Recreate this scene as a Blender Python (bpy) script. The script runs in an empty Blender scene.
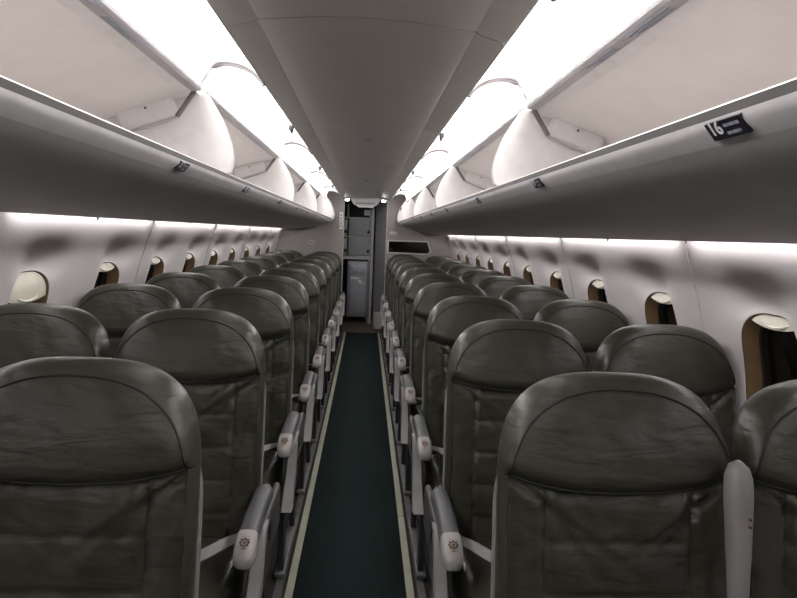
import bpy, bmesh, math
from mathutils import Vector, Matrix, noise
C = bpy.context.scene.collection
SC = bpy.context.scene
PI = math.pi

# ---------------------------------------------------------------- camera, world, exposure
cam_d = bpy.data.cameras.new('camera'); cam = bpy.data.objects.new('camera', cam_d); C.objects.link(cam)
PITCH, YAW, ROLL = .107, .0577, .0416
f = Vector((math.sin(YAW)*math.cos(PITCH), math.cos(YAW)*math.cos(PITCH), -math.sin(PITCH)))
rt = Vector((math.cos(YAW), -math.sin(YAW), 0)); up = rt.cross(f)
r2 = math.cos(ROLL)*rt + math.sin(ROLL)*up; u2 = -math.sin(ROLL)*rt + math.cos(ROLL)*up
M = Matrix((r2, u2, -f)).transposed().to_4x4(); M.translation = Vector((.0152, 0, 1.5))
cam.matrix_world = M
cam_d.sensor_width = 36; cam_d.lens = 600/797*36; cam_d.clip_start = .02
SC.camera = cam
w = bpy.data.worlds.new('world'); SC.world = w; w.use_nodes = True
w.node_tree.nodes['Background'].inputs[0].default_value = (.5, .48, .47, 1)
w.node_tree.nodes['Background'].inputs[1].default_value = .012
SC.view_settings.view_transform = 'Standard'; SC.view_settings.look = 'None'
SC.view_settings.gamma = 1; SC.view_settings.use_curve_mapping = False
SC.view_settings.exposure = 0.0
COVE = 23.0      # the lamps above the bins
WASH = 21.0      # the lamp strips under the bins that wash the side walls

# ---------------------------------------------------------------- materials
MATS = {}
def mat(name, col, rough=.5, metal=0, var=.06, scale=18, bump=0, bscale=120, emit=None, coat=0, stretch=None, spec=.5):
    if name in MATS: return MATS[name]
    m = bpy.data.materials.new(name); m.use_nodes = True; nt = m.node_tree; N = nt.nodes
    b = N['Principled BSDF']
    tc = N.new('ShaderNodeTexCoord'); nz = N.new('ShaderNodeTexNoise'); nz.inputs['Scale'].default_value = scale
    nz.inputs['Detail'].default_value = 4
    mp = N.new('ShaderNodeMapping')
    if stretch: mp.inputs['Scale'].default_value = stretch
    nt.links.new(tc.outputs['Object'], mp.inputs[0]); nt.links.new(mp.outputs[0], nz.inputs[0])
    rp = N.new('ShaderNodeValToRGB'); rp.color_ramp.elements[0].position = .3; rp.color_ramp.elements[1].position = .7
    lo = [c*(1-var) for c in col]+[1]; hi = [min(1, c*(1+var)) for c in col]+[1]
    rp.color_ramp.elements[0].color = lo; rp.color_ramp.elements[1].color = hi
    nt.links.new(nz.outputs[0], rp.inputs[0]); nt.links.new(rp.outputs[0], b.inputs['Base Color'])
    b.inputs['Roughness'].default_value = rough; b.inputs['Metallic'].default_value = metal
    b.inputs['Specular IOR Level'].default_value = spec
    b.inputs['Coat Weight'].default_value = coat
    if emit:
        b.inputs['Emission Color'].default_value = (*emit[0], 1); b.inputs['Emission Strength'].default_value = emit[1]
    if bump:
        n2 = N.new('ShaderNodeTexNoise'); n2.inputs['Scale'].default_value = bscale; n2.inputs['Detail'].default_value = 3
        bp = N.new('ShaderNodeBump'); bp.inputs['Strength'].default_value = bump; bp.inputs['Distance'].default_value = .003
        nt.links.new(tc.outputs['Object'], n2.inputs[0]); nt.links.new(n2.outputs[0], bp.inputs['Height'])
        nt.links.new(bp.outputs[0], b.inputs['Normal'])
    MATS[name] = m; return m

def leather(name, col):
    m = mat(name, col, rough=.37, var=.14, scale=9, spec=.5)
    nt = m.node_tree; N = nt.nodes; b = N['Principled BSDF']
    tc = N.new('ShaderNodeTexCoord')
    a = N.new('ShaderNodeTexNoise'); a.inputs['Scale'].default_value = 260; a.inputs['Detail'].default_value = 2
    mp = N.new('ShaderNodeMapping'); mp.inputs['Rotation'].default_value = (0, .7, 0); mp.inputs['Scale'].default_value = (4, 4, 16)
    c = N.new('ShaderNodeTexNoise'); c.inputs['Scale'].default_value = 1.7; c.inputs['Detail'].default_value = 5; c.inputs['Distortion'].default_value = .6
    nt.links.new(tc.outputs['Object'], a.inputs[0]); nt.links.new(tc.outputs['Object'], mp.inputs[0]); nt.links.new(mp.outputs[0], c.inputs[0])
    b1 = N.new('ShaderNodeBump'); b1.inputs['Strength'].default_value = .15; b1.inputs['Distance'].default_value = .001
    b2 = N.new('ShaderNodeBump'); b2.inputs['Strength'].default_value = .8; b2.inputs['Distance'].default_value = .006
    nt.links.new(a.outputs[0], b1.inputs['Height']); nt.links.new(c.outputs[0], b2.inputs['Height'])
    nt.links.new(b1.outputs[0], b2.inputs['Normal']); nt.links.new(b2.outputs[0], b.inputs['Normal'])
    return m

LEA = leather('leather', (.041, .040, .027))
LEAD = mat('leather_seam', (.018, .018, .016), .7)
CUSH = leather('leather_cushion', (.042, .040, .029))
SHELL = mat('seat_shell_plastic', (.20, .20, .185), .45)
GREY = mat('armrest_grey', (.095, .095, .10), .42, bump=.05)
PANEL = mat('side_panel_grey', (.075, .073, .07), .5)
STRUT = mat('strut_grey', (.17, .15, .155), .4)
BRK = mat('bracket_grey', (.26, .25, .25), .4)
LGREY = mat('light_grey_plastic', (.50, .48, .48), .4)
CAPM = mat('cap_plastic', (.36, .34, .33), .38)
BRN = mat('emblem_brown', (.10, .055, .03), .6)
DARKM = mat('dark_metal', (.05, .05, .052), .5, .4)
METAL = mat('track_metal', (.22, .22, .22), .4, .6, var=.2)
BELT = mat('belt_webbing', (.28, .275, .265), .75, bump=.4, bscale=500)
BUCK = mat('belt_buckle', (.45, .45, .45), .3, .9)
WHITEP = mat('bin_white', (.80, .775, .765), .42)
BINTERIOR = mat('bin_interior', (.82, .775, .755), .5, var=.03, scale=6)
LIPM = mat('bin_lip', (.56, .54, .55), .38)
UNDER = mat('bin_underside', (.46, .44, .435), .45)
RAILM = mat('bin_rail', (.42, .40, .42), .35)
DOORW = mat('door_white', (.86, .85, .84), .4)
DARKR = mat('dark_rubber', (.06, .055, .055), .6)
GASK = mat('gasket_brown', (.016, .012, .009), .6)
BLACK = mat('sign_black', (.012, .011, .02), .35)
SIGNW = mat('sign_white', (.72, .72, .76), .5)
SIGNG = mat('sign_grey', (.36, .38, .46), .5)
CEILM = mat('ceiling_panel', (.55, .525, .50), .33, var=.03, scale=3)
WALLM = mat('sidewall_panel', (.60, .565, .565), .45, var=.03, scale=4)
TAN = mat('window_reveal_tan', (.21, .13, .065), .5)
PANE = mat('window_night_glass', (.006, .005, .004), .06)
SHADE = mat('window_shade_cream', (.72, .68, .58), .4)
BULK = mat('bulkhead_laminate', (.33, .30, .295), .5, var=.04, scale=5)
CARPET = mat('aisle_carpet', (.014, .022, .022), .95, var=.75, scale=160, bump=.9, bscale=420, spec=.1)
CARPS = mat('side_carpet', (.045, .042, .038), .95, var=.35, scale=120, bump=.6, bscale=300, spec=.1)
GLOW = mat('path_strip', (.44, .44, .34), .5, var=.08, scale=8)
BFLOOR = mat('galley_floor', (.10, .07, .06), .6, var=.15)
LAMP = mat('lamp_lens', (.9, .9, .9), .4, emit=((1, .975, .965), COVE))
WLAMP = mat('wash_lens', (.9, .9, .9), .4, emit=((1, .965, .97), WASH))
SCON = mat('galley_lens', (.9, .9, .9), .4, emit=((1, .98, .96), 9))
STEEL = mat('galley_steel', (.36, .38, .40), .45, .35, var=.15)
CART = mat('cart_metal', (.40, .42, .46), .42, .3, var=.12)
GBLUE = mat('lavatory_panel', (.34, .34, .345), .5)

# ---------------------------------------------------------------- helpers
def link(o, parent=None):
    C.objects.link(o)
    if parent: o.parent = parent
    return o
def mesh(name, V, F, m, parent=None, smooth=True, ms=None, mi=None, auto=None):
    me = bpy.data.meshes.new(name); me.from_pydata([tuple(v) for v in V], [], F); me.update()
    for k in (ms or [m]): me.materials.append(k)
    if mi:
        for p, i in zip(me.polygons, mi): p.material_index = i
    bm = bmesh.new(); bm.from_mesh(me); bmesh.ops.remove_doubles(bm, verts=bm.verts, dist=1e-5)
    bmesh.ops.recalc_face_normals(bm, faces=bm.faces)
    for fc in bm.faces: fc.smooth = smooth
    if smooth:
        for e in bm.edges:
            if len(e.link_faces) == 2 and e.calc_face_angle(0) > (auto or .7): e.smooth = False
    bm.to_mesh(me); bm.free()
    return link(bpy.data.objects.new(name, me), parent)
class MB:
    def __init__(s): s.V = []; s.F = []
    def add(s, V, F):
        n = len(s.V); s.V += [tuple(v) for v in V]; s.F += [tuple(i+n for i in q) for q in F]; return s
    def box(s, x0, x1, y0, y1, z0, z1, bev=0, rot=None, about=None):
        bm = bmesh.new(); bmesh.ops.create_cube(bm, size=1)
        for v in bm.verts:
            v.co = Vector(((x0+x1)/2+v.co.x*(x1-x0), (y0+y1)/2+v.co.y*(y1-y0), (z0+z1)/2+v.co.z*(z1-z0)))
        if bev: bmesh.ops.bevel(bm, geom=list(bm.edges), offset=bev, segments=3, affect='EDGES', profile=.5)
        if rot:
            bmesh.ops.rotate(bm, cent=about or ((x0+x1)/2, (y0+y1)/2, (z0+z1)/2), matrix=rot, verts=bm.verts)
        bm.verts.index_update(); V = [v.co.copy() for v in bm.verts]; F = [[v.index for v in q.verts] for q in bm.faces]; bm.free()
        return s.add(V, F)
    def grid(s, rows, closed=False):
        V = [p for r in rows for p in r]; n = len(rows[0]); F = []
        for i in range(len(rows)-1):
            for j in range(n if closed else n-1):
                k = (j+1) % n
                F.append((i*n+j, i*n+k, (i+1)*n+k, (i+1)*n+j))
        return s.add(V, F)
    def tube(s, pts, r, n=10, ry=None, cap=True):
        pts = [Vector(p) for p in pts]; rows = []
        for i, p in enumerate(pts):
            t = (pts[min(i+1, len(pts)-1)]-pts[max(i-1, 0)]).normalized()
            a = t.cross(Vector((0, 0, 1)));
            if a.length < .05: a = t.cross(Vector((1, 0, 0)))
            a.normalize(); b = t.cross(a)
            rr = r[i] if isinstance(r, (list, tuple)) else r
            rows.append([p+a*rr*math.cos(2*PI*k/n)+b*(ry or rr)*math.sin(2*PI*k/n) for k in range(n)])
        s.grid(rows, True)
        if cap:
            m = len(s.V)-len(pts)*n
            s.F.append(tuple(m+k for k in range(n))); s.F.append(tuple(len(s.V)-1-k for k in range(n)))
        return s
    def prism(s, prof, a, b, axis='y'):
        """prof: list of 2D points; extruded along axis from a to b. axis y -> prof is (x,z); axis x -> (y,z); axis z -> (x,y)"""
        def P(q, t): return {'y': (q[0], t, q[1]), 'x': (t, q[0], q[1]), 'z': (q[0], q[1], t)}[axis]
        n = len(prof); V = [P(q, a) for q in prof]+[P(q, b) for q in prof]
        F = [(i, (i+1) % n, n+(i+1) % n, n+i) for i in range(n)]+[tuple(range(n)), tuple(range(2*n-1, n-1, -1))]
        return s.add(V, F)
    def sheet(s, prof, ys, th=0):
        return s.grid([[(p[0], y, p[1]) for p in prof] for y in ys])
    def build(s, name, m, parent=None, smooth=True, auto=None, loc=None):
        V = s.V
        if loc: V = [(v[0]-loc[0], v[1]-loc[1], v[2]-loc[2]) for v in V]
        o = mesh(name, V, s.F, m, parent, smooth, auto=auto)
        if loc: o.location = loc
        return o
def tag(o, label=None, cat=None, group=None, kind=None):
    if label: o['label'] = label
    if cat: o['category'] = cat
    if group: o['group'] = group
    if kind: o['kind'] = kind
    return o
def empty(name, loc=(0, 0, 0)):
    o = bpy.data.objects.new(name, None); C.objects.link(o); o.location = loc; o.empty_display_size = .1; return o
def text(name, s, size, m, M4, parent):
    cu = bpy.data.curves.new(name, 'FONT'); cu.body = s; cu.size = size; cu.align_x = 'LEFT'; cu.align_y = 'BOTTOM'; cu.extrude = .0004; cu.offset = size*.018
    t = bpy.data.objects.new('tmp_text', cu); C.objects.link(t)
    dg = bpy.context.evaluated_depsgraph_get(); me = bpy.data.meshes.new_from_object(t.evaluated_get(dg))
    bpy.data.objects.remove(t); me.materials.clear(); me.materials.append(m); me.transform(M4)
    o = bpy.data.objects.new(name, me); link(o, parent); return o
def lerp(a, b, t): return a+(b-a)*t
def interp(tab, v):
    if v <= tab[0][0]: return tab[0][1]
    for (a, x), (b, y) in zip(tab, tab[1:]):
        if v <= b: return lerp(x, y, (v-a)/(b-a))
    return tab[-1][1]
def smoothprof(pts, n=6):
    """Catmull-Rom through 2D points"""
    P = [Vector(p) for p in pts]; out = []
    for i in range(len(P)-1):
        p0, p1, p2, p3 = P[max(i-1, 0)], P[i], P[i+1], P[min(i+2, len(P)-1)]
        for k in range(n):
            t = k/n; out.append(.5*((2*p1)+(p2-p0)*t+(2*p0-5*p1+4*p2-p3)*t*t+(3*p1-p0-3*p2+p3)*t**3))
    out.append(P[-1]); return [tuple(p) for p in out]

YEND = 9.15; Y0 = -1.6
# ---------------------------------------------------------------- floor
tag(MB().box(-1.3, 1.3, Y0, YEND, -.06, -.002).build('floor', CARPS, smooth=False), kind='structure')
tag(MB().box(-.232, .232, Y0, 8.96, -.002, .006).build('trim_1', CARPET, smooth=False), kind='structure')
tag(MB().box(-.34, .34, 8.962, YEND+.02, -.001, .005).build('trim_2', BFLOOR, smooth=False), kind='structure')
k = 3
for s in (-1, 1):
    ys = [Y0, .78, 3.05, 5.3, 7.3, 8.96]
    for a, b in zip(ys, ys[1:]):
        tag(MB().box(*sorted((s*.236, s*.268)), a+.002, b-.002, -.001, .009, .002).build('trim_%d' % k, GLOW), kind='structure'); k += 1
    for x in (.30, ):
        tag(MB().box(*sorted((s*(x-.016), s*(x+.016))), Y0, 8.96, -.001, .007).box(*sorted((s*(x-.005), s*(x+.005))), Y0, 8.96, .006, .011).build('trim_%d' % k, METAL, smooth=False), kind='structure'); k += 1

# ---------------------------------------------------------------- ceiling
cp = [(.36, 2.008), (.345, 2.012), (.29, 2.028), (.282, 2.034), (.27, 2.033), (.2, 2.041), (.1, 2.049), (0, 2.052)]
prof = [(-x, z) for x, z in cp]+[(x, z) for x, z in reversed(cp[:-1])]
cuts = [Y0, 1.62, 3.06, 4.65, 6.2, 7.75, 9.13]
m = MB()
for a, b in zip(cuts, cuts[1:]):
    m.grid([[(x, y, z) for x, z in prof] for y in (a+.003, a+.006, b-.006, b-.003)])
    top = [(x, z+.012) for x, z in prof]
    m.grid([[(x, y, z) for x, z in top] for y in (a-.003, b+.003)])
    m.grid([[(x, a+.003, z) for x, z in prof], [(x, a+.003, z+.012) for x, z in prof]])
    m.grid([[(x, b-.003, z) for x, z in prof], [(x, b-.003, z+.012) for x, z in prof]])
ceil = tag(m.build('ceiling', CEILM, auto=.5), kind='structure')
# outer crown that closes the space over the bins
tag(MB().sheet([(-1.25, 1.56), (-1.22, 1.8), (-1.05, 2.02), (-.6, 2.14), (0, 2.16), (.6, 2.14), (1.05, 2.02), (1.22, 1.8), (1.25, 1.56)], (Y0, YEND)).build('trim_20', CEILM), kind='structure')
for y, in ((3.65, ), (6.4, )):
    t = MB(); t.tube([(0, y, 2.053), (0, y, 2.046)], .026, 24).tube([(0, y, 2.046), (0, y, 2.040)], .012, 16)
    o = t.build('ceiling_speaker', LGREY, loc=(0, y, 2.046))
    tag(o, 'small round grey fitting on the ceiling centreline, '+('nearer to the camera' if y < 5 else 'farther one towards the galley'), 'ceiling fitting')

# ---------------------------------------------------------------- side walls with window cells
WP = [(0, 1.22), (.15, 1.28), (.3, 1.325), (.6, 1.375), (.85, 1.388), (1.0, 1.378), (1.1, 1.362), (1.25, 1.325), (1.32, 1.304), (1.4, 1.276), (1.47, 1.25), (1.53, 1.232)]
WSM = smoothprof([(z, x) for z, x in WP], 6)
def wx(z): return interp(WSM, z)
PW = .742
WCR = [1.88+PW*i for i in range(-1, 10)]; WCL = [1.78+PW*i for i in range(-1, 10)]
WZ, WA, WB = 1.085, .152, .205
WE = 3.4
def dimple(dy, z):
    # scooped recess round the window that runs up above it
    a = math.exp(-(((abs(dy-.035)/.17)**2.6+(abs(z-1.330)/.076)**2.2))) * .044
    b = math.exp(-(((dy/.21)**2+((z-WZ)/.27)**2)**3)) * .012
    return a+b
def wall(s, name, skip):
    mb = MB(); WC = WCR if s > 0 else WCL
    for yc in WC:
        ya, yb = yc-PW/2, yc+PW/2; za, zb = .70, 1.53
        N, R = 96, 34
        if yc in skip:
            mb.grid([[(s*wx(z), y, z) for z in [za+(zb-za)*i/20 for i in range(21)]] for y in (ya, yb)]); continue
        rows = []
        for i in range(R+1):
            t = (i/R)**1.15; row = []
            for j in range(N):
                a = 2*PI*(j+.5)/N; c, q = math.cos(a), math.sin(a)
                e = 2/WE
                wy = yc+WA*abs(c)**e*(1 if c > 0 else -1); wz = WZ+WB*abs(q)**e*(1 if q > 0 else -1)
                # point on the rectangle in the same direction
                dy, dz = c*PW/2, q*.415
                sc = max(abs(dy)/(PW/2), abs(dz)/.415); ry = yc+dy/sc; rz = .5*(za+zb)+dz/sc
                y, z = lerp(wy, ry, t), lerp(wz, rz, t)
                fade = min(1, (1-i/R)*6)
                row.append((s*(wx(z)+dimple(y-yc, z)*fade), y, z))
            rows.append(row)
        # rolled edge into the reveal
        c0 = rows[0]
        roll = [(lerp(p[0], p[0]+s*.006, 1), lerp(p[1], yc, .012), lerp(p[2], WZ, .012)) for p in c0]
        mb.grid([roll]+rows, True)
        # fill the rectangle's corners: the direction map leaves them short, so add corner quads
    mb.grid([[(s*wx(z), y, z) for z in [i*.05 for i in range(15)]] for y in (WC[0]-PW/2, WC[-1]+PW/2)])
    mb.grid([[(s*wx(z), y, z) for z in [i*.0765 for i in range(21)]] for y in (Y0, WC[0]-PW/2)])
    if WC[-1]+PW/2 < YEND: mb.grid([[(s*wx(z), y, z) for z in [i*.0765 for i in range(21)]] for y in (WC[-1]+PW/2, YEND)])
    return tag(mb.build(name, WALLM, auto=.9), kind='structure')
wall(1, 'wall_right', [WCR[0]]); wall(-1, 'wall_left', [WCL[0], WCL[1]])
kk = 30
for s in (-1, 1):
    for y in [(2.251 if s > 0 else 2.151)+2*PW*i for i in range(5)]:
        prof = [(wx(z)-.0015, z) for z in [.1+i*.0715 for i in range(21)]]
        mb = MB().grid([[(s*x, y-.004, z) for x, z in prof], [(s*(x-.003), y-.003, z) for x, z in prof], [(s*(x-.003), y+.003, z) for x, z in prof], [(s*x, y+.004, z) for x, z in prof]])
        tag(mb.build('trim_%d' % kk, LIPM), kind='structure'); kk += 1
SEW = 96
def outline(yc, x0, a, b, s, n=SEW, e=2/WE, tilt=True):
    out = []
    for j in range(n):
        t = 2*PI*(j+.5)/n; c, q = math.cos(t), math.sin(t)
        y = yc+a*abs(c)**e*(1 if c > 0 else -1); z = WZ+b*abs(q)**e*(1 if q > 0 else -1)
        out.append((s*(wx(z)+dimple(y-yc, z)+x0), y, z))
    return out
n_w = 1
for s in (1, -1):
    for yc in WCR[1:] if s > 0 else WCL[2:]:
        # pane
        o = outline(yc, .085, WA*.93, WB*.93, s)
        P = MB(); P.add(o+[(s*(wx(WZ)+.095), yc, WZ)], [(j, (j+1) % SEW, SEW) for j in range(SEW)])
        r = P.build('window_%d' % n_w, PANE); tag(r, kind='structure'); n_w += 1
        MB().grid([outline(yc, .004, WA*.985, WB*.985, s), outline(yc, .03, WA*.965, WB*.965, s), outline(yc, .06, WA*.95, WB*.95, s)], True).build('window_reveal', TAN, r)
        MB().grid([outline(yc, .06, WA*.955, WB*.955, s), outline(yc, .062, WA*.90, WB*.92, s), outline(yc, .086, WA*.89, WB*.915, s)], True).build('pane_gasket', GASK, r)
        MB().grid([outline(yc, .001, WA, WB, s), outline(yc, .004, WA*.985, WB*.99, s)], True).build('window_seal', DARKM, r)
        # shade partly pulled down
        drop = .030 if s > 0 else (.11 if yc < 3 else .030)
        zt = WZ+WB*.985; zb = zt-drop; rows = []
        for i in range(9):
            z = lerp(zb, zt-.003, i/8); q = min(1, abs((z-WZ)/(WB*.985))); hw = WA*.975*(1-q**WE)**(1/WE)
            bow = 0
            rows.append([(s*(wx(z)+dimple(0, z)+.008), yc+u*hw, z-(.018*(1-u*u) if i == 0 else .018*(1-u*u)*(1-i/8))) for u in [-1+2*j/16 for j in range(17)]])
        back = [[(x+s*.006, y, z) for x, y, z in rr] for rr in rows]
        mb = MB().grid(rows).grid(back).grid([rows[0], back[0]])
        sh = mb.build('window_shade', SHADE, r)
        h = [(s*(wx(zb)+dimple(0, zb)+.003), yc+u*.075, zb+.005-.016*(1-u*u)) for u in [-1+2*j/12 for j in range(13)]]
        MB().tube(h, [.0015]+[.0045]*11+[.0015], 8).build('shade_grip', SHADE, sh)

# side wall wash lamps, one strip per panel pair
for s in (-1, 1):
    for i, y in enumerate([(2.251 if s > 0 else 2.151)+2*PW*(q-2) for q in range(0, 7)]):
        y1 = min(y+2*PW, 8.98); pts = [(s*1.200, y+.05, 1.527), (s*1.200, y1-.05, 1.527)]
        o = MB().tube(pts, .0075, 12).build('wall_wash_lamp', WLAMP, loc=(s*1.2, (y+y1)/2, 1.527))
        side = 'right' if s > 0 else 'left'
        nm = ['nearest', 'second', 'third', 'fourth', 'fifth', 'sixth', 'farthest'][i]
        tag(o, 'thin white light strip under the %s bins at the wall top, %s from the camera' % (side, nm), 'light strip', 'wall wash light strips')

# ---------------------------------------------------------------- overhead bins
BINY = [-1.58, .38, 2.27, 4.15, 6.03, 7.90, 8.72]
lipP = [(.506, 1.692), (.496, 1.695), (.489, 1.693), (.4865, 1.690)]
faceP = smoothprof([(.4855, 1.676), (.489, 1.665), (.500, 1.655), (.514, 1.645)], 4)
undP = smoothprof([(.514, 1.645), (.545, 1.628), (.60, 1.607), (.68, 1.585), (.80, 1.560), (.95, 1.540), (1.08, 1.526), (1.16, 1.519), (1.172, 1.524), (1.174, 1.55)], 5)
inP = smoothprof([(.506, 1.692), (.56, 1.675), (.70, 1.662), (.95, 1.658), (1.08, 1.672), (1.13, 1.70), (1.125, 1.76), (1.06, 1.815), (.95, 1.858), (.80, 1.910), (.68, 1.950), (.60, 1.970)], 6)
divP = [(.585, 1.985)]+smoothprof([(.575, 1.975), (.522, 1.89), (.490, 1.81), (.480, 1.75), (.487, 1.703)], 5)+[(.52, 1.69), (.95, 1.66), (1.08, 1.672), (1.14, 1.70), (1.135, 1.77), (.97, 1.87), (.82, 1.925), (.68, 1.965)]
doorP = smoothprof([(.548, 2.068), (.50, 2.080), (.44, 2.070), (.395, 2.045), (.368, 2.012)], 6)
def mir(P, s): return [(s*x, z) for x, z in P]
def offs(P, d): return [(x, z+d) for x, z in P]
ordn = ['nearest, running past the camera', 'second from the camera', 'third from the camera', 'fourth from the camera', 'fifth from the camera', 'last before the galley wall']
row_no = 16
signs = {1: [(.80, 16), (1.70, 17), (2.62, 18), (3.66, 19), (4.5, 20), (5.35, 21), (6.2, 22)], -1: [(1.70, 17), (2.58, 18), (3.58, 19), (4.45, 20), (5.3, 21), (6.2, 22)]}
for s in (-1, 1):
    side = 'right' if s > 0 else 'left'
    for i, (a, b) in enumerate(zip(BINY, BINY[1:])):
        a += .0005; b -= .0005
        root = empty('overhead_bin', (s*.85, (a+b)/2, 1.52))
        tag(root, 'open white overhead bin on the %s, %s' % (side, ordn[i]), 'overhead bin', 'overhead bins along the %s side' % side)
        bl = []
        def B(mb, name, m_, **kw):
            mb.V = [(v[0]-s*.85, v[1]-(a+b)/2, v[2]-1.52) for v in mb.V]; o = mb.build(name, m_, root, **kw); return o
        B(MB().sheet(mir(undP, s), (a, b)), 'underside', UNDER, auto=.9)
        lp = B(MB().sheet(mir(faceP, s), (a, b)), 'lip', LIPM)
        B(MB().prism(mir([(.4870, 1.690), (.4870, 1.676), (.493, 1.674), (.493, 1.691)], s), a, b), 'seal', DARKR, smooth=False)
        B(MB().sheet(mir(lipP, s), (a, b)), 'sill', WHITEP)
        B(MB().sheet(mir(inP, s), (a, b)), 'interior', BINTERIOR, auto=.9)
        rl = B(MB().prism(mir([(.578, 1.990), (.572, 1.983), (.573, 1.973), (.580, 1.966), (.610, 1.964), (.612, 1.990)], s), a, b-.085, 'y'), 'top_rail', RAILM, smooth=False)
        B(MB().prism(mir([(.610, 1.9695), (.611, 1.964), (.650, 1.958), (.650, 1.968)], s), a, b-.085), 'rail_cover', WHITEP, smooth=False)
        # end panels
        for yy, nm in ((b-.016, 0), (a, 1)):
            dp = B(MB().prism(mir(divP, s), yy, yy+.016), 'end_panel', WHITEP)
            if nm == 0 and i < 6:
                q = MB(); R = Matrix.Rotation(s*-.22, 3, 'Y')
                q.box(*sorted((s*.67, s*.88)), yy-.040, yy, 1.845, 1.935, .012, rot=Matrix.Rotation(s*.34, 3, 'Y'))
                hb = B(q, 'hinge_cover', WHITEP)
                q = MB().tube([(s*.775, yy-.041, 1.905), (s*.775, yy-.044, 1.905)], .004, 10); q.V = [(v[0]-s*.85, v[1]-(a+b)/2, v[2]-1.52) for v in q.V]
                q.build('screw', DARKM, hb)
                # strut from the cover's inner corner up to the door's side edge
                st = MB(); p0 = Vector((s*.665, yy-.045, 1.880)); p1 = Vector((s*.540, yy-.055, 2.060))
                st.tube([p0, lerp(p0, p1, .5)], .0085, 10).tube([lerp(p0, p1, .45), p1], .006, 10)
                B(st, 'gas_strut', STRUT)
                st = MB().tube([(s*.88, yy-.045, 1.800), (s*.665, yy-.045, 1.878)], .006, 8); B(st, 'hinge_arm', RAILM)
        # open door
        dn = MB(); top = offs(doorP, .012)
        dn.sheet(mir(doorP, s), (a+.006, b-.03)).sheet(mir(top, s), (a+.006, b-.03))
        for yy in (a+.006, b-.03): dn.grid([[(s*x, yy, z) for x, z in doorP], [(s*x, yy, z) for x, z in top]])
        dn.grid([[(s*doorP[-1][0], y, doorP[-1][1]) for y in (a+.006, b-.03)], [(s*doorP[-1][0], y, doorP[-1][1]+.012) for y in (a+.006, b-.03)]])
        d = B(dn, 'door', DOORW)
        ed = MB()
        ed.tube([(s*x, b-.036, z-.005) for x, z in doorP], .008, 8)
        e_ = ed; e_.V = [(v[0]-s*.85, v[1]-(a+b)/2, v[2]-1.52) for v in e_.V]; e_.build('door_edge', STRUT, d)
        ym = (a+b)/2-.07
        lt = MB().box(*sorted((s*.372, s*.395)), ym-.018, ym+.018, 2.000, 2.026, .004).box(*sorted((s*.376, s*.388)), ym-.008, ym+.022, 1.988, 2.004, .003)
        lt.V = [(v[0]-s*.85, v[1]-(a+b)/2, v[2]-1.52) for v in lt.V]; lt.build('latch', DARKM, d)
        hd = MB().tube([(s*.50, ym-.05, 2.077), (s*.47, ym+.0, 2.074), (s*.44, ym+.03, 2.066), (s*.415, ym+.04, 2.053)], .003, 6)
        hd.V = [(v[0]-s*.85, v[1]-(a+b)/2, v[2]-1.52) for v in hd.V]; hd.build('latch_recess', LIPM, d)
        if i in (0, 1, 2):
            wl = MB()
            for q in range(2):
                yy = a+.82+q*.26
                for r_ in range(3): wl.box(*sorted((s*(.583+.009*r_), s*(.586+.009*r_))), yy, yy+.20-.02*r_, 1.9630-.0004*r_, 1.9655)
            wl.V = [(v[0]-s*.85, v[1]-(a+b)/2, v[2]-1.52) for v in wl.V]; wl.build('notice_lines', SIGNG, rl, smooth=False)
        # row signs on the lip
        for ys, num in signs[s]:
            if not (a <= ys < b): continue
            # lip face frame: from (.4875,1.672) to (.508,1.649)
            p = Vector((.4850, 1.6715)); q = Vector((.5030, 1.6505)); dv = (q-p); nrm = Vector((dv.y, -dv.x)).normalized()
            if nrm.x > 0: nrm = -nrm
            L = .080; y0 = ys-L/2; y1 = ys+L/2
            def FP(u, v, d=.0016):   # u along row (toward reading right), v 0 bottom 1 top
                pt = q.lerp(p, v)+nrm*d
                yy = y1+(y0-y1)*u if s > 0 else y0+(y1-y0)*u
                return Vector((s*pt.x-s*.85, yy-(a+b)/2, pt.y-1.52))
            mb = MB(); c4 = [(0, 0), (1, 0), (1, 1), (0, 1)]
            mb.add([FP(*c, .003) for c in c4]+[FP(*c, -.002) for c in c4], [(0, 1, 2, 3), (4, 5, 6, 7), (0, 1, 5, 4), (1, 2, 6, 5), (2, 3, 7, 6), (3, 0, 4, 7)])
            sg = mb.build('row_sign', BLACK, root, smooth=False)
            H = dv.length
            o = FP(.06, .12, .0036); ux = (FP(1, 0)-FP(0, 0)).normalized(); uy = (FP(0, 1)-FP(0, 0)).normalized(); uz = ux.cross(uy)
            M4 = Matrix((ux, uy, uz)).transposed().to_4x4(); M4.translation = o
            text('row_number', str(num), H*1.02, SIGNW, M4, sg)
            tl = MB()
            for vv in (.70, .26):
                for a_, b_ in ((.48, .60), (.62, .78), (.80, .90)):
                    b2 = min(b_, .9 if vv > .5 else .84)
                    tl.add([FP(a_, vv-.09, .0036), FP(b2, vv-.09, .0036), FP(b2, vv+.09, .0036), FP(a_, vv+.09, .0036)], [(0, 1, 2, 3)])
            tl.build('seat_letters', SIGNG, sg, smooth=False)
        # lamp over the bin
        lm = MB().prism(mir([(.578, 1.992), (.562, 2.062), (.572, 2.064), (.590, 1.992)], s), a+.01, b-.085)
        o = lm.build('cove_lamp', LAMP, smooth=False, loc=(s*.575, (a+b)/2, 2.03))
        tag(o, 'glaring white light strip above the %s bin, %s' % (side, ordn[i]), 'ceiling light', 'light strips above the bins')
    # closed rounded end unit
    a, b = 8.76, 9.10
    end = empty('bin_end_unit', (s*.85, (a+b)/2, 1.52)); tag(end, 'closed rounded white end of the %s bin row against the galley wall' % side, 'cabinet')
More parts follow.
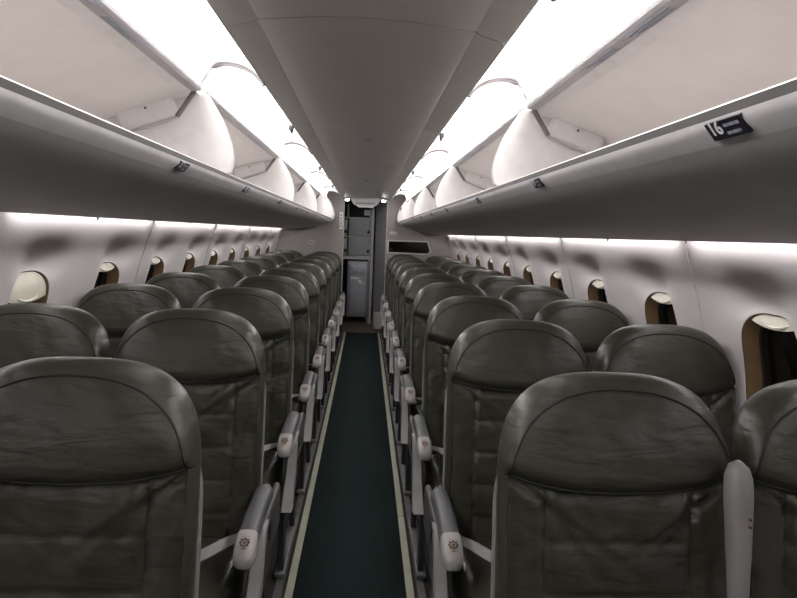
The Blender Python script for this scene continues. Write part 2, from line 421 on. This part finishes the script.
    outer = smoothprof([(.60, 2.03), (.55, 1.97), (.50, 1.89), (.47, 1.81), (.458, 1.75), (.463, 1.70), (.49, 1.660), (.545, 1.628), (.68, 1.585), (.95, 1.540), (1.16, 1.519)], 5)
    def OU(mb, name, m_, par=end):
        mb.V = [(v[0]-s*.85, v[1]-(a+b)/2, v[2]-1.52) for v in mb.V]; return mb.build(name, m_, par)
    OU(MB().prism([(s*x, z) for x, z in outer]+[(s*1.2, 1.8), (s*1.0, 2.02)], a, b), 'casing', WHITEP)
    OU(MB().prism(mir([(.59, 1.98), (.53, 1.90), (.50, 1.82), (.488, 1.75), (.492, 1.70), (.50, 1.70), (.51, 1.82), (.56, 1.92), (.61, 1.98)], s), a-.012, a), 'edge_strip', RAILM)
    if s > 0: OU(MB().tube([(.525, a-.014, 1.86), (.525, a-.035, 1.86)], .034, 20), 'round_vent', DARKR)

# ---------------------------------------------------------------- bulkhead and galley
def arch(n=12): return [(.31*math.cos(t), 1.99+.045*math.sin(t)) for t in [PI*i/n for i in range(n+1)]]
dl, dr = -.325, .315
side_l = [(dl, 0)]+[(dl, 2.10)]+[(-1.0, 2.10), (-1.2, 1.85)]+[(-wx(z), z) for z in (1.5, 1.3, 1.1, .9, .7, .4, .2, 0)]
side_r = [(dr, 0)]+[(dr, 2.10)]+[(1.0, 2.10), (1.2, 1.85)]+[(wx(z), z) for z in (1.5, 1.3, 1.1, .9, .7, .4, .2, 0)]
tag(MB().prism(side_l, YEND, YEND+.04).build('wall_back', BULK, smooth=False), kind='structure')
tag(MB().prism(side_r, YEND, YEND+.04).build('wall_galley', BULK, smooth=False), kind='structure')
hp = [(dl, 2.12), (dl, 1.998)]+[(lerp(dl, dr, t), 1.998+.030*math.sin(PI*t)) for t in [i/12 for i in range(1, 12)]]+[(dr, 1.998), (dr, 2.12)]
tag(MB().prism(hp, YEND-.03, YEND+.04).build('trim_50', WHITEP), kind='structure')
tag(MB().box(dl-.012, dl, YEND-.012, YEND+.05, 0, 2.02, .003).build('trim_51', LIPM), kind='structure')
tag(MB().box(dr, dr+.012, YEND-.012, YEND+.05, 0, 2.02, .003).build('trim_52', LIPM), kind='structure')
# dark glazed opening on the right bulkhead
wz = [(.36, 1.232), (.955, 1.226), (.99, 1.262), (.945, 1.398), (.36, 1.392)]
wo = [(.335, 1.212), (.968, 1.206), (1.018, 1.258), (.963, 1.420), (.335, 1.414)]
r = tag(MB().prism(wz, YEND-.010, YEND-.001).build('window_30', PANE, smooth=False), kind='structure')
n5 = 5
mb = MB().add([(x, YEND-.018, z) for x, z in wz]+[(x, YEND-.018, z) for x, z in wo]+[(x, YEND, z) for x, z in wz]+[(x, YEND, z) for x, z in wo],
    [(i, (i+1) % 5, 5+(i+1) % 5, 5+i) for i in range(5)]+[(i, (i+1) % 5, 10+(i+1) % 5, 10+i) for i in range(5)]+[(5+i, 5+(i+1) % 5, 15+(i+1) % 5, 15+i) for i in range(5)])
mb.build('window_frame', LIPM, r, smooth=False)
def simple(mb, name, m_, label, cat, **kw):
    xs = [v[0] for v in mb.V]; ys = [v[1] for v in mb.V]; zs = [v[2] for v in mb.V]
    o = mb.build(name, m_, loc=((min(xs)+max(xs))/2, (min(ys)+max(ys))/2, min(zs)), **kw); return tag(o, label, cat)
o = simple(MB().box(-.395, -.345, YEND-.004, YEND, 1.545, 1.80, .001), 'placard', WHITEP, 'tall narrow white placard on the wall left of the galley doorway', 'sign')
def child(mb, name, m_, par):
    mb.V = [tuple(Vector(v)-par.location) for v in mb.V]; return mb.build(name, m_, par)
mb = MB()
for z in (1.575, 1.615, 1.655, 1.70, 1.745): mb.box(-.380, -.360, YEND-.007, YEND-.003, z, z+.018)
child(mb, 'pictograms', BLACK, o)
simple(MB().box(.365, .475, YEND-.012, YEND, 1.495, 1.540, .004), 'notice_plate', LIPM, 'small pale plate on the right wall above the dark window', 'sign')
o = simple(MB().tube([(-.80, YEND-.003, 1.33), (-.80, YEND, 1.33)], .035, 20), 'round_sticker', LIPM, 'small round sticker on the left galley wall above the last seats', 'sticker')
child(MB().tube([(-.80, YEND-.006, 1.33), (-.80, YEND-.002, 1.33)], .016, 14), 'sticker_mark', DARKM, o)

# galley interior behind the doorway
tag(MB().box(-1.0, 1.0, YEND+.04, 11.4, -.06, 0).build('trim_53', BFLOOR, smooth=False), kind='structure')
tag(MB().box(-1.0, 1.0, YEND+.04, 11.4, 2.10, 2.14).build('trim_54', CEILM, smooth=False), kind='structure')
tag(MB().box(-1.0, 1.0, 10.75, 10.8, 0, 2.1).build('wall_far', DARKM, smooth=False), kind='structure')
tag(MB().box(-.9, -.86, YEND+.04, 10.75, 0, 2.1).build('wall_port', GBLUE, smooth=False), kind='structure')
tag(MB().prism([(.165, 9.98), (.46, YEND+.10), (.48, YEND+.10), (.185, 9.98)], 0, 2.02, 'z').build('wall_lavatory', GBLUE, smooth=False), kind='structure')
g = empty('galley_unit', (-.12, 10.0, 0)); tag(g, 'tall grey galley rack with two stowage boxes seen through the doorway', 'galley cabinet')
def G(mb, name, m_, par=None, **kw):
    mb.V = [(v[0]+.12, v[1]-10.0, v[2]) for v in mb.V]; return mb.build(name, m_, par or g, **kw)
G(MB().box(-.42, -.38, 9.98, 10.5, 0, 1.98).box(.068, .085, 9.98, 10.5, 0, 1.98).box(-.42, .085, 10.02, 10.5, 1.09, 1.12).box(-.42, .085, 9.98, 10.5, 1.735, 1.755).box(-.42, .085, 9.98, 10.5, 1.425, 1.44), 'rack_frame', STEEL, smooth=False)
G(MB().box(.095, .14, 9.95, 10.5, 0, 1.98, .006), 'column', LGREY)
G(MB().box(-.305, -.285, 9.96, 10.5, 1.74, 1.97, .004), 'post', LGREY)
for z0, z1 in ((1.445, 1.730), (1.13, 1.422)):
    d = G(MB().box(-.275, .062, 10.0, 10.4, z0, z1, .006), 'stowage_box', GBLUE)
    G(MB().box(-.15, -.05, 9.985, 10.0, (z0+z1)/2-.012, (z0+z1)/2+.012, .003), 'label_plate', STEEL, d)
    for x in (-.325, .052):
        G(MB().tube([(x, 9.972, z0+.07), (x, 9.998, z0+.07)], .026, 14).box(x-.006, x+.006, 9.965, 9.985, z0+.05, z0+.105), 'turn_latch', BLACK, d)
    G(MB().box(-.375, -.30, 10.0, 10.4, z0, z1-.02, .006), 'side_box', STEEL, g)
G(MB().box(-.03, .066, 9.99, 10.01, 1.79, 1.88, .002), 'notice', LGREY)
G(MB().box(-.42, .09, 9.955, 10.5, 1.062, 1.09, .004), 'counter_edge', LGREY)
c = empty('galley_cart', (-.11, 10.0, .03)); tag(c, 'silver blue trolley parked under the galley counter beyond the doorway', 'trolley')
def K(mb, name, m_, par=None, **kw):
    mb.V = [(v[0]+.11, v[1]-10.0, v[2]-.03) for v in mb.V]; return mb.build(name, m_, par or c, **kw)
K(MB().box(-.275, .060, 9.97, 10.5, .10, 1.03, .012), 'body', STEEL)
d = K(MB().box(-.245, .040, 9.955, 9.972, .135, .99, .01), 'door', CART)
K(MB().box(-.225, .020, 9.948, 9.957, .80, .95, .006).box(-.225, .020, 9.948, 9.957, .16, .60, .006), 'door_panel', CART, d)
K(MB().tube([(-.065, 9.945, .70), (-.065, 9.957, .70)], .030, 18).box(-.045, .02, 9.94, 9.955, .672, .684), 'vent_latch', WHITEP, d)
K(MB().box(-.22, -.08, 9.948, 9.957, .735, .765), 'card_holder', WHITEP, d, smooth=False)
K(MB().box(-.275, .06, 9.965, 10.0, 1.032, 1.055, .006), 'handle_bar', DARKM)
mb = MB()
for x in (-.24, .03): mb.tube([(x-.012, 10.0, .065), (x+.012, 10.0, .065)], .035, 16)
K(mb, 'wheels', BLACK)
for s_, lbl in ((-1, 'left'), (1, 'right')):
    x = -.292 if s_ < 0 else .262
    o = simple(MB().box(x-.03, x+.03, YEND+.045, YEND+.10, 1.975, 2.012, .012).box(x-.006, x+.006, YEND+.06, YEND+.08, 2.0, 2.10), 'galley_lamp', SCON, 'small glowing white lamp at the top %s corner of the galley doorway' % lbl, 'lamp')
h = empty('header_unit', (-.015, 9.45, 1.9)); tag(h, 'pale grey curved header with slotted grille hanging inside the doorway top', 'vent')
mb = MB(); pr = [(lerp(-.24, .205, t), 2.03-.0*t) for t in (0, 1)]
hp = [(-.235, 2.00), (-.20, 1.945), (-.15, 1.925), (.12, 1.925), (.17, 1.945), (.205, 2.00)]
mb.prism(hp+[(.205, 2.04), (-.235, 2.04)], 9.45, 9.60); mb.V = [(v[0]+.015, v[1]-9.45, v[2]-1.9) for v in mb.V]; mb.build('housing', LIPM, h)
mb = MB().prism([(-.155, 1.925), (-.12, 1.898), (.10, 1.898), (.13, 1.925)], 9.46, 9.56); mb.V = [(v[0]+.015, v[1]-9.45, v[2]-1.9) for v in mb.V]; mb.build('lower_lip', WHITEP, h)
mb = MB()
for i in range(11): mb.box(-.165+.027*i, -.150+.027*i, 9.446, 9.452, 1.945+.006*(i % 2), 1.968+.006*(i % 2))
mb.V = [(v[0]+.015, v[1]-9.45, v[2]-1.9) for v in mb.V]; mb.build('grille', DARKM, h, smooth=False)
simple(MB().box(.175, .30, YEND+.05, YEND+.075, .03, .30, .004), 'vent_panel', LGREY, 'pale low vent panel at floor level inside the doorway right side', 'vent')

# ---------------------------------------------------------------- seats
HE = 2.95
TILT = math.tan(math.radians(9))
W0 = .255; ZT = 1.211; ZC = .965
def halfw(z, W, zt):
    if z <= ZC:
        return W*(1-.02*max(0, (ZC-.1-z))) if z > .5 else W*.985
    t = min(1, (z-ZC)/(zt-ZC)); return W*max(0, 1-t**HE)**(1/HE)
def seamz(u): return .972+.030*abs(u)**2.2
def face_y(x, z, u, head):
    y = (z-1.12)*TILT
    a = abs(u)
    if head:
        v = (z-seamz(u))/(ZT-.027-seamz(u))
        y -= .030*(max(0, 1-max(0, v)**2.2))*(1-.55*a**5) + .004
        y += .022*math.exp(-((z-seamz(u))/.012)**2)
        y += .004*max(0, v)**3
        n = noise.fractal(Vector((x*7+3, z*9+x*6, 1.3)), 1, 2, 4)*.005
        y += n
    else:
        d = seamz(u)-z
        y -= .002
        # side bolsters and vertical seams
        y -= .010*max(0, (a-.66)/.34)*(1 if a > .66 else 0)*(1-max(0, a-.9)*6)
        xs = .665+.03*max(0, z-.8)
        y += .007*math.exp(-((a-xs)/.018)**2)
        if a < xs:
            for zp in (.862, .752, .642, .532): y += .003*math.exp(-((z-zp-.006*(a*a))/.006)**2)
            y -= .004*abs(math.sin(PI*(z-.532)/.11))**.6
        y += .010*math.exp(-(d/.018)**2)
        # folds running inward and down from the headrest seam ends
        k = math.exp(-(d/.12)**2)*(1 if x > 0 else .75); ax_ = a; a = a+.10*noise.noise(Vector((x*6, z*9, 7.7)))+(0 if x > 0 else .05)
        for i, (u0, sl, wd, am) in enumerate(((.95, 2.0, .020, .011), (.78, 1.5, .026, .010), (.58, 1.2, .028, .007), (1.02, 3.2, .018, .010), (.86, 2.6, .014, .007))):
            q = (a+(d*sl*2.2)-u0)
            y += am*k*math.sin(max(-PI, min(PI, q/ (wd*3))))*math.exp(-(q/(wd*5))**2)
        y += noise.fractal(Vector((x*9-z*7+11, z*5+x*8, 4.1)), 1, 2, 4)*.008
    return y
NU = 44
def build_back(root, s_aisle):
    fw, ft = W0-.012, ZT-.027
    us = [-1+2*j/NU for j in range(NU+1)]
    us = [math.copysign(1-(1-abs(u))**1.25, u) for u in us]
    def hw(z):
        q = max(0, min(1, (z-ZC)/(ft-ZC))); return (fw)*max(0, 1-q**2.4)**(1/2.4)
    rows = []; NH = 46; ts = []
    for i in range(NH+1):
        t = i/NH; t = 1-(1-t)**3.1; ts.append(t); row = []
        for u in us:
            zs = seamz(u); z = lerp(zs, ft, t)
            x = u*hw(lerp(seamz(1), ft, t))
            row.append(Vector((x, face_y(x, z, u, True), z)))
        rows.append(row)
    he = [r_[0] for r_ in rows]+[r_[-1] for r_ in reversed(rows)]
    sg = [-1]*len(rows)+[1]*len(rows); tt = ts+list(reversed(ts))
    def outer(i, W, zt, dy):
        Z = lerp(seamz(1), zt, tt[i]); return Vector((sg[i]*halfw(Z, W, zt), (Z-1.12)*TILT+dy, Z))
    rings = [he]
    for kk_, ins, dy in ((.30, 0, -.001), (.60, 0, .006), (.85, 0, .017), (1, 0, .036), (1, .001, .058), (1, .010, .082), (1, .026, .098), (1, .05, .104)):
        rings.append([(lambda o_: Vector((lerp(p.x, o_.x, kk_), o_.y+(p.y-(p.z-1.12)*TILT)*(1-kk_), lerp(p.z, o_.z, kk_))))(outer(i, W0-ins, ZT-ins, dy)) for i, p in enumerate(he)])
    n = len(rows)
    mb = MB().grid(rows); mb.grid(rings)
    # back skin of the headrest
    last = rings[-1]
    mb.grid([[last[i].lerp(last[2*n-1-i], k/6) for k in range(7)] for i in range(n)])
    h = mb.build('headrest', LEA, root, auto=1.2)
    MB().tube([p+Vector((0, -.0015, 0)) for p in he], .0026, 6).build('piping', LEAD, h)
    sm = [r_ for r_ in rows[0]]
    MB().tube([p+Vector((0, .000, -.002)) for p in sm], .003, 6).build('seam', LEAD, h)
    # lower back
    NB = 90; rows = []
    for i in range(NB+1):
        t = i/NB; row = []
        for u in us:
            z = lerp(.40, seamz(u), t); x = u*hw(seamz(1))*(1-.01*(1-t))
            row.append(Vector((x, face_y(x, z, u, False), z)))
        rows.append(row)
    mb = MB().grid(rows)
    for s in (-1, 1):
        col = [r_[0 if s < 0 else -1] for r_ in rows]
        prof = ((.004, -.010), (.008, .000), (.012, .014), (.014, .034), (.013, .058), (.004, .082), (-.012, .098), (-.036, .104))
        rr = [col]+[[Vector((p.x+s*dw, (p.z-1.12)*TILT+dy, p.z)) for p in col] for dw, dy in prof]
        mb.grid(rr)
    b = mb.build('backrest', LEA, root, auto=1.2)
    lines = MB()
    for s in (-1, 1):
        pts = []
        for i in range(30):
            z = lerp(.45, .972, i/29); u = s*(.665+.03*max(0, z-.8)); x = u*fw
            pts.append((x, face_y(x, z, u, False)-.0005, z))
        lines.tube(pts, .0017, 5)
    for zp in (.862, .752, .642, .532):
        pts = []
        for i in range(25):
            u = lerp(-.655, .655, i/24); z = zp+.006*u*u; x = u*fw; pts.append((x, face_y(x, z, u, False)+.0005, z))
        lines.tube(pts, .0014, 5)
    lines.build('stitching', LEAD, b)
    # hard rear shell, its pale edge shows beside the leather
    prof = []
    for i in range(25):
        z = lerp(.42, .985, i/24); prof.append(z)
    mb = MB(); rows = []
    for z in prof:
        y = (z-1.12)*TILT; w_ = W0-.001-.010*max(0, (z-.90)/.085)**2
        rows.append([(-w_+.004, y+.062, z), (-w_-.002, y+.070, z), (-w_-.003, y+.080, z), (-w_+.02, y+.115, z), (w_-.02, y+.115, z), (w_+.003, y+.080, z), (w_+.002, y+.070, z), (w_-.004, y+.062, z)])
    mb.grid(rows); mb.build('back_shell', SHELL, root)
def rounded_slab(x0, x1, y0, y1, zf, th, n=20, edge=.035, crown=.012):
    rows = []
    for i in range(n+1):
        v = -1+2*i/n; row = []
        for j in range(n+1):
            u = -1+2*j/n
            uu = math.copysign(1-(1-abs(u))**1.6, u); vv = math.copysign(1-(1-abs(v))**1.6, v)
            e = max(0, 1-abs(uu)**8)*max(0, 1-abs(vv)**8)
            x = lerp(x0, x1, (uu+1)/2); y = lerp(y0, y1, (vv+1)/2)
            z = zf(y)-edge*(1-e**.35)+crown*(1-uu*uu)*(1-vv*vv)
            z += noise.fractal(Vector((x*10, y*8, 2)), 1, 2, 3)*.004
            row.append(Vector((x, y, z)))
        rows.append(row)
    mb = MB().grid(rows)
    bd = rows[0]+[r_[-1] for r_ in rows[1:]]+list(reversed(rows[-1][:-1]))+[r_[0] for r_ in reversed(rows[1:-1])]
    mb.grid([bd, [Vector((p.x, p.y, p.z-th*.5)) for p in bd], [Vector((p.x, p.y, p.z-th)) for p in bd]], True)
    return mb
def armrest_mb(x, w_=.030):
    # long pad that rises slightly to the rear, rounded section
    rows = []; n = 16
    for i in range(19):
        t = i/18; y = lerp(-.405, -.085, t)
        z = .606+.012*math.sin(min(1, t*1.6)*PI/2)-.012*max(0, t-.5)
        hh = lerp(.030, .034, t); ww = w_*(1 if t < .9 else 1-((t-.9)/.1)**2*.5)
        if t > .93: hh *= .8
        rows.append([(x+ww*math.copysign(abs(math.cos(a))**.6, math.cos(a)), y, z+hh*math.copysign(abs(math.sin(a))**.7, math.sin(a))) for a in [2*PI*k/n for k in range(n)]])
    mb = MB().grid(rows, True); mb.F.append(tuple(range(n))); mb.F.append(tuple(len(mb.V)-1-k for k in range(n)))
    return mb
def cap_mb(x, w_=.0315):
    rows = []; n = 16
    for t, sc in ((0, 1), (.3, 1.02), (.6, 1.0), (.78, .92), (.9, .76), (.97, .5), (1, .1)):
        y = lerp(-.404, -.480, t); z = .608-.0356*t
        rows.append([(x+w_*sc*math.copysign(abs(math.cos(a))**.6, math.cos(a)), y, z+(.031-.005*t)*sc*math.copysign(abs(math.sin(a))**.7, math.sin(a))) for a in [2*PI*k/n for k in range(n)]])
    mb = MB().grid(rows, True); mb.F.append(tuple(range(n))); mb.F.append(tuple(len(mb.V)-1-k for k in range(n)))
    return mb
def build_seat(s, kind, mid='down'):
    """s: +1 = right-hand block; kind aisle/window. Local x is cabin x minus the seat centre."""
    root = empty('passenger_seat')
    ax = -s*.283 if kind == 'aisle' else None     # aisle armrest
    build_back(root, s)
    q = rounded_slab(-.235, .235, -.53, -.10, lambda y: .462+(-.10-y)*.06, .10); q.build('seat_cushion', CUSH, root, auto=1.2)
    # frame
    fr = MB()
    for y in (-.42, -.12): fr.tube([(-.24, y, .30), (.24, y, .30)], .02, 10)
    fr.box(-.22, .22, -.50, -.10, .325, .35, .005)
    fr.build('seat_frame', DARKM, root)
    if kind == 'aisle':
        lx = ax+s*.0
        a = armrest_mb(lx).build('armrest', GREY, root)
        sp = MB().box(lx-s*.026-.012, lx-s*.026+.012, -.30, .00, .46, .612, .012).build('pivot_housing', PANEL, a)
        MB().box(lx-s*.0395-.002, lx-s*.0395+.002, -.27, -.23, .53, .59, .0015, rot=Matrix.Rotation(.4, 3, 'X')).build('slot', BLACK, a)
        cpo = cap_mb(lx).build('armrest_cap', CAPM, root); cpo['label'] = 'pale cap with a small round brown emblem'
        em = MB(); zt = .6235; cy = -.452; TA = math.atan(.052/.111)
        def D(x, y): return (lx+x*1.15, cy+y*1.15*math.cos(TA), zt+y*1.15*math.sin(TA))
        def ring(r0, r1, n=24, wob=0):
            V = []; F = []
            for i in range(n):
                t = 2*PI*i/n; k = 1+wob*math.cos(8*t)
                V += [D(r0*math.cos(t), r0*math.sin(t)), D(r1*k*math.cos(t), r1*k*math.sin(t))]
            F = [(2*i, 2*i+1, (2*i+3) % (2*n), (2*i+2) % (2*n)) for i in range(n)]; em.add(V, F)
        ring(.0075, .0125, 48, .12); ring(.0001, .0030); 
        for i in range(8):
            t = 2*PI*i/8; em.add([D(.003*math.cos(t-.3), .003*math.sin(t-.3)), D(.008*math.cos(t-.12), .008*math.sin(t-.12)), D(.008*math.cos(t+.12), .008*math.sin(t+.12)), D(.003*math.cos(t+.3), .003*math.sin(t+.3))], [(0, 1, 2, 3)])
        for i in range(5):
            t = PI*(.25+.125*i); em.add([D(.016*math.cos(t-.07), .016*math.sin(t-.07)), D(.018*math.cos(t-.07), .018*math.sin(t-.07)), D(.018*math.cos(t+.07), .018*math.sin(t+.07)), D(.016*math.cos(t+.07), .016*math.sin(t+.07))], [(0, 1, 2, 3)])
        em.add([D(-.006, -.019), D(.006, -.019), D(.006, -.0165), D(-.006, -.0165)], [(0, 1, 2, 3)])
        em.V = [(v[0], v[1], v[2]+.0012) for v in em.V]
        em.build('emblem', BRN, cpo, smooth=False)
        MB().box(*sorted((lx+s*.029, lx+s*.032)), -.485, -.46, .565, .58, .001).build('recline_button', LGREY, cpo)
        # pale curved end bracket below the pad
        path = smoothprof([(-.31, .60), (-.375, .55), (-.42, .49), (-.47, .43), (-.55, .365)], 5)
        rows = []
        for i, (y, z) in enumerate(path):
            t = i/(len(path)-1); hw_ = lerp(.016, .024, t); th = .020
            xx = lx-s*.026
            nx = xx
            rows.append([(nx-hw_, y-th*.3, z+th*.25), (nx-hw_*.8, y-th, z), (nx+hw_*.8, y-th, z), (nx+hw_, y-th*.3, z+th*.25), (nx+hw_, y+.025, z+.01), (nx-hw_, y+.025, z+.01)])
        mb = MB().grid(rows, True); mb.F.append(tuple(range(6))); mb.F.append(tuple(len(mb.V)-1-k for k in range(6)))
        mb.build('end_bracket', BRK, root)
        pl = MB().prism([(-.43, .43), (-.36, .56), (-.05, .56), (0, .45), (-.02, .30), (-.44, .30)], lx-.010, lx+.008, 'x'); pl.build('side_panel', PANEL, root, smooth=False)
        for lp_ in ([(-.44, .30), (-.38, .30), (-.34, .02), (-.42, .02)], [(-.12, .30), (-.06, .30), (.04, .02), (-.02, .02)]):
            MB().prism(lp_, lx+s*.01-.012, lx+s*.01+.012, 'x').build('leg', DARKM, root, smooth=False)
        MB().box(lx-.022+s*.012, lx+.022+s*.012, -.45, .08, .011, .032, .004).build('track_foot', METAL, root)
        # middle armrest between the pair
        mx = s*.268
        if mid == 'down':
            armrest_mb(mx, .018).build('armrest', GREY, root)
        else:
            rows = []; n = 14; mx = s*.226
            for t, ww, hh in ((0, .012, .012), (.15, .017, .016), (.4, .021, .022), (.65, .026, .028), (.85, .030, .030), (.93, .028, .029), (.975, .021, .022), (1, .006, .006)):
                ww *= .88; hh *= .88; z = lerp(.60, 1.062, t); y = (z-1.12)*TILT-.062
                rows.append([(mx+ww*math.copysign(abs(math.cos(a))**.75, math.cos(a)), y+hh*math.copysign(abs(math.sin(a))**.75, math.sin(a)), z) for a in [2*PI*k/n for k in range(n)]])
            mb = MB().grid(rows, True); mb.F.append(tuple(range(n))); mb.F.append(tuple(len(mb.V)-1-k for k in range(n)))
            a2 = mb.build('armrest', BRK, root); a2['label'] = 'pale middle armrest folded up between the two backs'
            MB().tube([(mx+.008, (.955-1.12)*TILT-.091, .955), (mx+.008, (.955-1.12)*TILT-.086, .955)], .003, 8).tube([(mx+.008, (.94-1.12)*TILT-.091, .94), (mx+.008, (.94-1.12)*TILT-.086, .94)], .003, 8).build('screw', BRN, a2)
    else:
        armrest_mb(s*.238, .016).build('armrest', GREY, root)
        for lp_ in ([(-.44, .30), (-.38, .30), (-.34, .02), (-.42, .02)], [(-.12, .30), (-.06, .30), (.04, .02), (-.02, .02)]):
            MB().prism(lp_, -.012, .012, 'x').build('leg', DARKM, root, smooth=False)
        MB().box(-.022, .022, -.45, .08, -.001, .022, .004).build('track_foot', METAL, root)
    # seat belt, two lying halves
    def ribbon(pts, w_, side):
        rows = []
        P = [Vector(p) for p in pts]
        for i, p in enumerate(P):
            t = (P[min(i+1, len(P)-1)]-P[max(0, i-1)]).normalized(); a = Vector(side).cross(t); n_ = Vector(side)
            rows.append([p-n_*w_/2, p+n_*w_/2])
        mb = MB().grid(rows); mb.grid([[q+Vector((0, 0, -.002)) for q in r_] for r_ in rows]); return mb
    t = -s if kind == 'aisle' else s
    up1 = smoothprof([(t*.24, .505), (t*.20, .518), (t*.14, .512), (t*.07, .508), (t*.0, .506)], 5)
    ys1 = [lerp(-.22, -.50, i/(len(up1)-1)) for i in range(len(up1))]
    b1 = ribbon([(x, y, z+.022) for (x, z), y in zip(up1, ys1)], .05, (.76, -.65*t, 0)).build('seat_belt', BELT, root)
    up2 = smoothprof([(-t*.235, .49), (-t*.15, .515), (-t*.06, .508)], 5)
    ys2 = [lerp(-.16, -.34, i/(len(up2)-1)) for i in range(len(up2))]
    ribbon([(x, y, z+.012) for (x, z), y in zip(up2, ys2)], .045, (.72, .70*t, 0)).build('seat_belt', BELT, root)
    MB().box(-t*.06-.03, -t*.06+.03, -.375, -.325, .506, .524, .005).build('belt_buckle', BUCK, root)
    return root
def copy_tree(o, parent=None):
    c_ = o.copy(); C.objects.link(c_); c_.parent = parent
    for ch in list(o.children): copy_tree(ch, c_)
    return c_
protos = {}
FARL = ['front', 'second', 'third', 'fourth', 'fifth', 'sixth', 'seventh', 'eighth', 'ninth', 'last']
for s in (-1, 1):
    for kind in ('aisle', 'window'):
        side = 'right' if s > 0 else 'left'
        for i in range(10):
            if s < 0 and kind == 'window' and i == 0: continue
            if s > 0 and kind == 'aisle' and i == 0: o = build_seat(s, kind, 'up')
            elif (s, kind) not in protos: o = protos[(s, kind)] = build_seat(s, kind)
            else: o = copy_tree(protos[(s, kind)])
            o.location = (s*(.578 if kind == 'aisle' else 1.112), 1.235+.835*i, 0)
            if kind == 'aisle':
                l = 'grey green leather aisle seat right of the aisle' if s > 0 else 'grey green leather aisle seat left of the aisle'
            else: l = 'grey green leather window seat along the %s wall' % side
            if i == 0 and s > 0 and kind == 'aisle': l = 'largest leather seat right of the aisle, middle armrest folded up'
            elif i == 0 and s > 0: l = 'leather window seat cut off by the right edge of the photo'
            elif i == 0: l = 'largest leather seat left of the aisle, at the bottom left corner'
            elif i == 9: l += ', in the last row'
            else: l += ', %s row from the camera' % FARL[i]
            tag(o, l, 'airplane seat', '%s seats on the %s side' % (kind, side))
